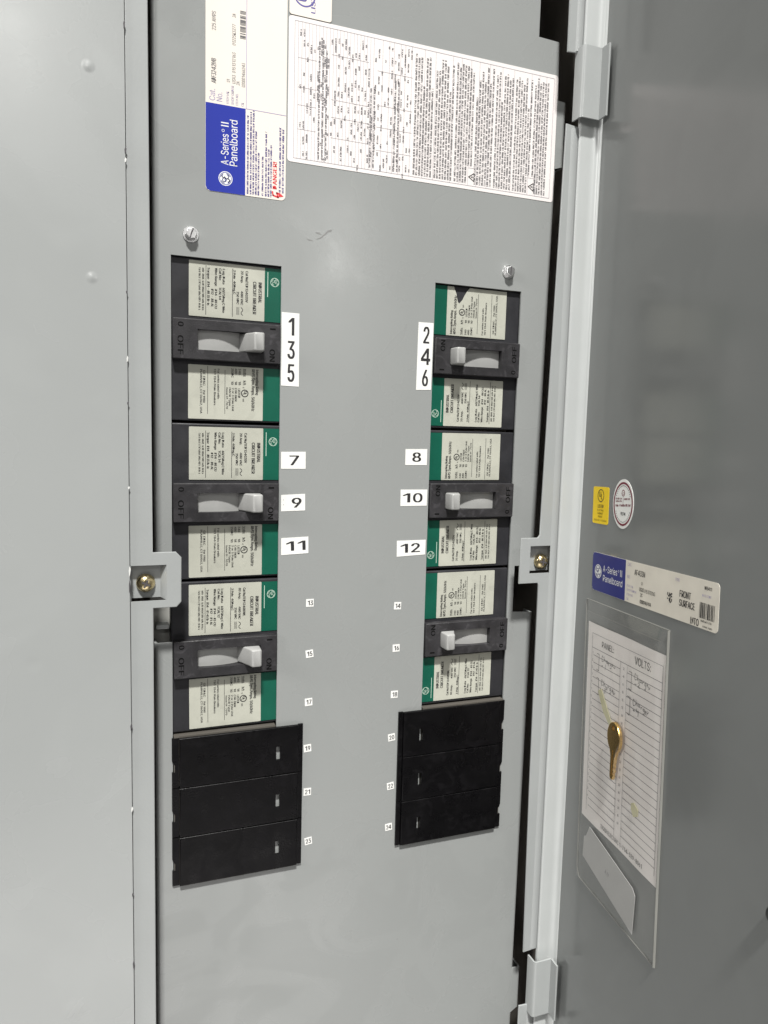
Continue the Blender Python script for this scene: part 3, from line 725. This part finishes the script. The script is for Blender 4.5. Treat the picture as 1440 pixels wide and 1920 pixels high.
t = world(thing('instruction_label', 'wide white instruction label covered in fine print across the cover top', 'label'), (0, -0.02, 0))
LX0, LX1, LZ0, LZ1 = -52.8, 149.3, 67.0, 156.7
MB().plate(rrect(LX0, LX1, LZ0, LZ1, 2.0), (), YL, -0.02).build('sheet', 'label_rose_white', t)
ru = MB(); lw = .16
for x in (LX0 + 4, LX1 - 3.2): ru.rect(x - lw, x + lw, LZ0 + 2.6, LZ1 - 2.6, YP)
for z in (LZ0 + 2.6, LZ1 - 2.6): ru.rect(LX0 + 4, LX1 - 3.2, z - lw, z + lw, YP)
def vline(x, z0=LZ0 + 2.6, z1=LZ1 - 2.6): ru.rect(x - lw * .8, x + lw * .8, z0, z1, YP)
def hline(z, x0, x1): ru.rect(x0, x1, z - lw * .8, z + lw * .8, YP)
mp = MB(); rr = random.Random(5)
x = LX0 + 6.4
while x < -32: vline(x); x += 2.35
for z in (88, 103, 114, 132): hline(z, LX0 + 6.4, -34)
while x < 6: vline(x); x += 2.35
for z in (86, 99, 110, 138): hline(z, -24, 2)
x += 4
while x < 34: vline(x); x += rr.choice((2.4, 3.4, 4.8))
for z in (83, 98, 112, 134): hline(z, 8, 34)
for z in (76, 84, 92, 100, 108, 116, 124, 134, 143, 150):
    x = LX0 + 7.2
    while x < 33:
        if rr.random() < .55: mp.micro(x + 1.3, z - rr.uniform(5, 9) + rr.uniform(0, 5), rr.uniform(2.5, 7), 1.15, YP, 90, rr, .2)
        x += 2.35
for x in (-31.5, -29, -26.6, 4.5, 7.0, 22, 24.4): mp.micro(x, LZ0 + 4, rr.uniform(48, 76), 1.3, YP, 90, rr, .2)
ru.build('ruled_lines', 'ink_rule', t); mp.build('table_print', 'ink_light', t)
mp = MB(); x = 37.0; i = 0
while x < 143.5:
    z0 = LZ0 + 4; ind = 0
    if 78.6 < x < 83.6 or 128.0 < x < 132.6: ind = 12
    ln = rr.choice((78, 80, 82, 76, 60, 72, 80)); ln = min(ln, LZ1 - LZ0 - 8) - ind
    mp.micro(x, z0 + ind, ln, 1.45, YP, 90, rr, .19)
    x += 2.08; i += 1
    if i % 7 == 0: x += 1.2
mp.build('small_print', 'ink_fine', t)
ru = MB()
for x in (42.4, 50.6, 63.8, 70.6, 78.0, 84.6, 93, 103, 112.6, 127.0, 133.6, 139.5): ru.rect(x, x + .22, LZ0 + 2.6, LZ1 - 2.6, YP)
for x in (78.2, 127.2): ru.rect(x, x + 6.0, LZ0 + 14.6, LZ0 + 14.85, YP)
ru.build('ruled_lines', 'ink_rule', t)
for x in (81.2, 130.2):
    mb = MB(); z = LZ0 + 8.6; mb.stroke([(x - 2.3, z), (x + 1.9, z - 2.7), (x + 1.9, z + 2.7), (x - 2.3, z)], .6, YP); mb.stroke([(x - .6, z + .2), (x + .6, z - .5), (x + .2, z + .6), (x + 1.3, z)], .35, YP)
    mb.build('warning_triangle', 'ink_black', t)

# ------------------------------------------------------------------ screws
def hexscrew(x, z, ang, label):
    t = world(thing('cover_screw', label, 'screw', group='silver hex head cover screws'), (x, 0, z), ang)
    MB().lathe([(4.75, -0.9), (4.95, -0.6), (4.95, -0.02)], 32).build('washer_flange', 'zinc', t, smooth=40)
    P = [(3.75 * math.cos(math.radians(60 * i)), 3.75 * math.sin(math.radians(60 * i))) for i in range(6)]
    mb = MB().plate(P, (), -4.4, -0.9, r=0.5, seg=3); mb.build('hex_head', 'zinc', t, smooth=25)
    mb = MB().plate(rrect(-3.2, 3.2, -0.42, 0.42, 0.2, 2), (), -4.46, -4.41); mb.build('slot', 'chip_dark', t)
hexscrew(-114.1, 13.4, -70, 'silver slotted hex screw above the left breaker column')
hexscrew(114.4, 13.1, -88, 'silver slotted hex screw above the right breaker column')
def panscrew(x, z, rot, label):
    t = world(thing('trim_screw', label, 'screw', group='brassy cross head trim screws'), (x, -14.9, z), rot)
    pr = [(0.4, -4.75), (1.6, -4.7), (2.9, -4.4), (4.1, -3.75), (5.0, -2.8), (5.6, -1.6), (5.85, -0.4), (5.6, 0.0)]
    MB().lathe(pr, 32).build('pan_head', 'yellow_zinc', t, smooth=60)
    mb = MB()
    mb.plate([(-.45, -.45), (-.6, -2.7), (.6, -2.7), (.45, -.45), (2.7, -.6), (2.7, .6), (.45, .45), (.6, 2.7), (-.6, 2.7), (-.45, .45), (-2.7, .6), (-2.7, -.6)], (), -4.85, -4.3)
    mb.build('cross_recess', 'chip_dark', t)
panscrew(-143.6, -205.4, 25, 'brassy cross head screw in the left trim tab')
panscrew(144.6, -202.2, 12, 'brassy cross head screw in the right trim tab')

# ------------------------------------------------------------------ things on the door
S2 = Vector((math.cos(G_DOOR) * math.cos(A_DOOR), math.cos(G_DOOR) * math.sin(A_DOOR), math.sin(G_DOOR)))
T2 = Vector((-math.sin(G_DOOR) * math.cos(A_DOOR), -math.sin(G_DOOR) * math.sin(A_DOOR), math.cos(G_DOOR)))
def on_door(s, tt, extra=0.0):
    p = Vector((HX, HY, -160)) + S2 * s + T2 * (tt + 160)
    return Matrix.Translation(p * K) @ Matrix.Rotation(A_DOOR, 4, 'Z') @ Matrix.Rotation(-G_DOOR - math.radians(extra), 4, 'Y')
t = thing('listing_sticker', 'small yellow sticker with a dark round mark on the door', 'sticker', M=on_door(34.3, -156.7))
MB().plate(rrect(-11.4, 11.4, -13.3, 13.3, 1.6), (), -.2, -.02).build('sheet', 'yellow', t)
mb = MB(); ul_mark(mb, 0, 7.0, 4.7, -.27, 0, .75); mb.text('LISTED', 0, -1.8, 2.4, -.27, 0, bold=.03, align='C', width=8.8)
for s, z, w in (('ELECTRIC', -4.2, 9.4), ('CABINET', -6.5, 8.8), ('FRONT', -8.8, 6.8)): mb.text(s, 0, z, 1.45, -.27, 0, bold=.01, align='C', width=w)
mb.text('ISSUE NO. E-123404', 0, -11.4, 1.3, -.27, 0, align='C', width=18.6); mb.build('lettering', 'ink_olive', t)
t = thing('approval_sticker', 'oval white sticker with a dark red ring on the door', 'sticker', M=on_door(65.2, -153.9))
el = lambda a, b, n=40: [(a * math.cos(2 * math.pi * i / n), b * math.sin(2 * math.pi * i / n)) for i in range(n)]
MB().plate(el(13.6, 16.8), (), -.2, -.02).build('sheet', 'sticker_white', t)
MB().ring(0, 0, 12.5, 14.9, 1.35, -.27, 48).build('red_ring', 'ink_maroon', t)
mb = MB(); mb.ring(0, 7.4, 2.1, 2.3, .55, -.27, 20); mb.ring(.2, 7.2, 1.0, 1.1, .3, -.27, 14); mb.stroke([(0, 4.4), (0, .4)], .3, -.27)
mb.micro(-9.6, 2.6, 8.6, 1.2, -.27, 3, random.Random(9), .2); mb.micro(1.0, 2.8, 8.6, 1.2, -.27, 3, random.Random(10), .2); mb.micro(-9.6, .9, 8.6, 1.1, -.27, 3, random.Random(12), .2)
mb.micro(-10, -2.2, 20, 1.5, -.27, 3, random.Random(13), .2); mb.build('red_print', 'ink_maroon', t)
mb = MB(); mb.text('9274', 0.4, -7.8, 2.3, -.27, 0, bold=.04, align='C', width=6.4)
for i in range(17):
    for sg in (1, -1):
        a = math.radians(90 * sg + (i - 8) * 8); c_, s_ = math.cos(a), math.sin(a); mb.rect(9.9 * c_ - .3, 9.9 * c_ + .3, 12.4 * s_ - .35, 12.4 * s_ + .35, -.27)
mb.build('black_print', 'ink_black', t)

t = thing('catalog_label', 'long blue and cream catalogue label on the door above the pouch', 'label', M=on_door(26.0, -191.0))
Lw, Lh = 144.2, -27.8
MB().plate(rrect(0, Lw, Lh, 0, 2.6), (), -.2, -.02).build('sheet', 'door_label_white', t)
MB().plate([(0.1, -2.6), (.8, -.8), (2.6, -.1), (46.2, -.1), (46.2, Lh + .1), (2.6, Lh + .1), (.8, Lh + .8), (.1, Lh + 2.6)], (), -.26, -.2).build('blue_field', 'door_label_blue', t)
yp = -.33
MB().disc(8.6, -13.4, 5.0, 5.0, yp).build('round_emblem', 'sticker_white', t)
mb = MB(); script_mark(mb, 8.6, -13.4, 4.4, yp - .06, 0, .5, .35); mb.build('emblem_script', 'door_label_blue', t)
mb = MB(); mb.text('A-Series', 15.6, -12.6, 4.6, yp, 0, width=20.0); mb.text('II', 39.0, -12.6, 4.6, yp, 0, width=3.4); mb.ring(37.2, -9.2, .8, .8, .22, yp, 12); mb.text('Panelboard', 15.6, -19.4, 4.6, yp, 0, width=27.4); mb.build('white_lettering', 'sticker_white', t)
mb = MB()
for s, x, z, h, w in (('CAT.', 48.6, -3.6, 2.1, 5.2), ('NO.', 48.6, -11.8, 2.1, 4.0), ('TYPE', 103, -5.0, 1.9, 4.6), ('ITEM MK.', 48.6, -17.6, 1.5, 8.4), ('SHOP ORDER', 48.6, -20.4, 1.5, 12.0), ('ITEM NO.', 48.6, -23.4, 1.5, 8.4), ('CK', 48.6, -26.4, 1.5, 2.6), ('DATE CODE', 129.5, -9.6, 1.4, 8)):
    mb.text(s, x, z, h, yp, 0, width=w)
mb.build('violet_lettering', 'ink_lilac', t)
mb = MB()
for s, x, z, h, w, b in (('AF43SN', 57.5, -8.4, 3.6, 12.8, .012), ('01', 66.0, -13.8, 2.0, 2.2, 0), ('USX2', 64.0, -18.0, 2.4, 5.6, .02), ('0151312163', 70.2, -18.2, 2.4, 12.4, .01), ('2C', 65.4, -21.4, 2.2, 2.8, .02), ('020001467414', 65.2, -25.8, 2.4, 13.0, .02),
                         ('FRONT', 107.8, -13.6, 4.0, 11.2, .02), ('SURFACE', 107.8, -19.0, 4.0, 15.2, .02), ('MTO', 119.3, -27.2, 4.0, 8.0, .02), ('WEB411', 131.0, -5.4, 2.0, 6.8, .02)):
    mb.text(s, x, z, h, yp, 0, bold=b, width=w)
r2 = random.Random(21); x = 127.6
while x < 141.0:
    w = r2.choice((.35, .5, .9)); mb.rect(x, x + w, -22.0, -13.0, yp); x += w + r2.choice((.35, .5, .8))
mb.micro(129, -24.0, 11, 1.1, yp, 0, r2); mb.micro(131, -26.8, 9, 1.0, yp, 0, r2)
for i in range(6):
    for j in range(7):
        if r2.random() < .55: mb.rect(95.6 + i * .85, 96.45 + i * .85, -13.9 - j * .85, -13.05 - j * .85, yp)
mb.build('black_lettering', 'ink_black', t)

# schedule sheet inside the clear pouch
t = thing('circuit_schedule', 'lined paper circuit schedule inside the clear door pouch', 'paper', M=on_door(25.0, -242.6))
PW, PH = 101.0, -146.4
def paper_sheet(mb):
    n = 12; V = []
    for i in range(n + 1):
        for j in range(2):
            u = PW * i / n; V.append((u + (1.5 if j else 0) * 0, -1.0 - 0.35 * math.sin(u * .09), 0 if j == 0 else PH))
    return mb.add(V, [(2 * i, 2 * i + 1, 2 * i + 3, 2 * i + 2) for i in range(n)])
paper_sheet(MB()).build('sheet', 'paper', t, smooth=60)
yq = -1.45
mb = MB(); w = .2
mb.rect(7, 97.6, -7.4, -7.1, yq); mb.rect(7, 97.6, -17.9, -17.5, yq); mb.rect(7, 7.3, -140, -7.1, yq); mb.rect(97.3, 97.6, -140, -7.1, yq)
for k in range(22):
    z = -22.9 - 5.35 * k; mb.rect(9.6, 47.4, z - w, z + w, yq); mb.rect(56.4, 97.4, z - w, z + w, yq)
mb.rect(47.3, 47.6, -140, -18, yq); mb.rect(56.2, 56.5, -140, -18, yq)
mb.build('ruled_lines', 'ink_grey', t)
mb = MB(); mb.text('PANEL:', 21.0, -14.6, 4.2, yq, 0, width=17.5); mb.text('VOLTS:', 65.0, -14.6, 5.2, yq, 0, width=19.5, bold=.006)
mb.text('TIGER ELECTRIC 1-714-529-8061', 29, -143.2, 2.9, yq, 0, width=55, bold=.01)
for k in range(21):
    mb.text(str(2 * k + 1), 8.6, -22.3 - 5.35 * k, 1.7, yq, 0, align='C', width=1.6); mb.text(str(2 * k + 2), 51.9, -22.3 - 5.35 * k, 1.7, yq, 0, align='C', width=1.8, bold=.02)
mb.build('printed_lettering', 'ink_black', t)
mb = MB()
def hand(x, z, num):
    P = [[(x + 2.2, z - 1.2), (x + .6, z), (x, z - 2.4), (x + .8, z - 4.2), (x + 2.4, z - 3.4)], [(x + 3.6, z - .2), (x + 3.4, z - 4.2), (x + 4.2, z - 2.4), (x + 5.2, z - 2.6), (x + 5.2, z - 4.2)],
         [(x + 8.0, z - 2.6), (x + 6.4, z - 2.6), (x + 6.4, z - 4.2), (x + 8, z - 4.0), (x + 8, z - 2.6), (x + 8.4, z - 4.4)], [(x + 9.4, z - 2.6), (x + 9.6, z - 4.4), (x + 9.6, z - 3), (x + 11, z - 2.8)],
         [(x + 13.4, z - 3), (x + 12, z - 3), (x + 12, z - 4.6), (x + 13.4, z - 4.4), (x + 13.4, z - 3), (x + 13.2, z - 7), (x + 11.6, z - 6.8)], [(x + 14.6, z - 4), (x + 16, z - 3.6), (x + 15, z - 2.8), (x + 14.6, z - 4.4), (x + 16.4, z - 4.8)], [(x + 17, z - 3), (x + 17.2, z - 5), (x + 18.6, z - 3.4)],
         [(x + .2, z - 7), (x + 2, z - 7)], [(x + .2, z - 8), (x + 2, z - 8)]]
    P += {2: [[(x + 4, z - 6.4), (x + 5.2, z - 5.8), (x + 5.8, z - 7), (x + 4, z - 9.6), (x + 6.6, z - 9.8)]], 4: [[(x + 4.4, z - 6), (x + 4.2, z - 8), (x + 6.6, z - 8)], [(x + 6.4, z - 6), (x + 6.2, z - 10)]],
          1: [[(x + 5, z - 6), (x + 5, z - 9.6)]], 3: [[(x + 4.2, z - 6), (x + 6, z - 6.6), (x + 4.8, z - 7.6), (x + 6, z - 9), (x + 4.2, z - 9.6)]]}[num]
    jr = random.Random(num * 7)
    for q in P:
        jx, jz, sq = jr.uniform(-.3, .3), jr.uniform(-.35, .35), jr.uniform(.85, 1.15)
        mb.stroke([(p[0] + jx + jr.uniform(-.12, .12), z + (p[1] - z) * sq + jz) for p in q], .36, yq)
for x, z, n in ((66, -20.6, 2), (65.2, -37.6, 4), (22, -20.0, 1), (22.6, -37.4, 3)):
    hand(x, z, n); bx = x - 4; mb.stroke([(bx - 3.2, z - .6), (bx, z - .6), (bx, z - 12.6), (bx - 3.2, z - 12.2)], .42, yq)
mb.build('handwriting', 'ink_black', t)

t = thing('document_pouch', 'clear plastic document pouch stuck to the open door', 'pouch', M=on_door(19.8, -227.2))
QW, QH = 106.4, -212.6
def pouch(mb):
    nx, nz = 18, 22; V = []
    for i in range(nx + 1):
        for j in range(nz + 1):
            u, v = i / nx, j / nz; e = min(u, 1 - u, v, 1 - v)
            b = 2.2 * min(1, e * 14) + (0.55 * math.sin(u * 9 + v * 4) + .4 * math.sin(u * 23 - v * 7)) * min(1, e * 6) + 2.6 * math.exp(-((u - .62) ** 2 / .02 + (v - .46) ** 2 / .02))
            V.append((QW * u, -0.6 - b - .4, QH * v))
    return mb.add(V, [(i * (nz + 1) + j, i * (nz + 1) + j + 1, (i + 1) * (nz + 1) + j + 1, (i + 1) * (nz + 1) + j)for i in range(nx) for j in range(nz)])
pouch(MB()).build('front_sheet', 'clear_plastic', t, smooth=80)
def rim(P, w, y0=-2.4, y1=-.1):
    mb = MB()
    for a, b in zip(P, P[1:]):
        d = (Vector(b) - Vector(a)).normalized(); n = Vector((-d.y, d.x)) * w
        mb.plate([a, b, (b[0] + n.x, b[1] + n.y), (a[0] + n.x, a[1] + n.y)], (), y0, y1)
    return mb
rim([(QW, QH), (QW, 0)], .5, -1.8).build('welded_edge', 'plastic_edge', t, smooth=40)
rim([(0, 0), (QW, 0)], .5, -1.0).build('welded_edge', 'plastic_edge', t)
rim([(0, 0), (0, QH + 6), (3, QH + .6), (6, QH), (QW, QH)][::-1], .35, -.9).build('welded_edge', 'plastic_edge', t)
rim([(6, -7.6), (QW - 3, -7.6)], .35, -3.5, -3.3).build('pocket_lip', 'plastic_edge', t)

t = thing('index_card', 'small blank grey card slipped into the pouch below the schedule', 'card', M=on_door(30.4, -403.2))
MB().plate([(0, -15.6), (1.2, 0), (4, 1.5), (9, 10.6), (11, 10.4), (69, -.6), (72.6, -4.2), (70.6, -31.4)], (), -1.9, -1.6).build('sheet', 'card', t)
mb = MB(); mb.text('A M', 33, -10.4, 3.2, -1.98, -12, width=5.6); mb.build('lettering', 'ink_grey', t)

t = thing('key', 'brass key with round bow taped inside the clear pouch', 'key', M=on_door(73.4, -312.6, -2))
P = [(8.4 * math.sin(math.radians(a)), 10.6 * math.cos(math.radians(a))) for a in range(-150, 151, 12)]
P = P + [(3.0, -13.5), (2.6, -15.5), (2.6, -17.5), (2.0, -18.6), (2.6, -20), (1.6, -21.6), (2.4, -23.4), (1.4, -25), (2.0, -27), (.8, -29.6), (-1.4, -29.6), (-2.4, -27.6), (-2.6, -13.5)]
MB().plate(P, [[(1.6 * math.cos(math.radians(a)) - .4, 6.4 + 1.6 * math.sin(math.radians(a))) for a in range(0, 360, 30)]], -5.2, -2.9, r=0.5, seg=3).build('key_blank', 'brass', t, smooth=40)
MB().plate(rrect(-.9, .3, -27, -9, .3, 2), (), -5.35, -5.2).build('blade_groove', 'brass', t)
t = thing('tape_strip', 'yellowed tape strip above the brass key in the pouch', 'tape', M=on_door(55.2, -295.8))
MB().plate([(-11.2, 6.6), (-6.4, 9.4), (7, -7), (10, -10.5), (6.4, -13), (-3, -6)], (), -1.9, -1.7).build('strip', 'tape', t)
t = thing('tape_strip', 'small yellowed tape patch low on the schedule sheet', 'tape', M=on_door(97.8, -352.2))
MB().plate([(-4.2, 3), (-1, 4.6), (4.6, 2), (4, -2.4), (-1, -5), (-4, -1.5)], (), -1.9, -1.7).build('strip', 'tape', t)
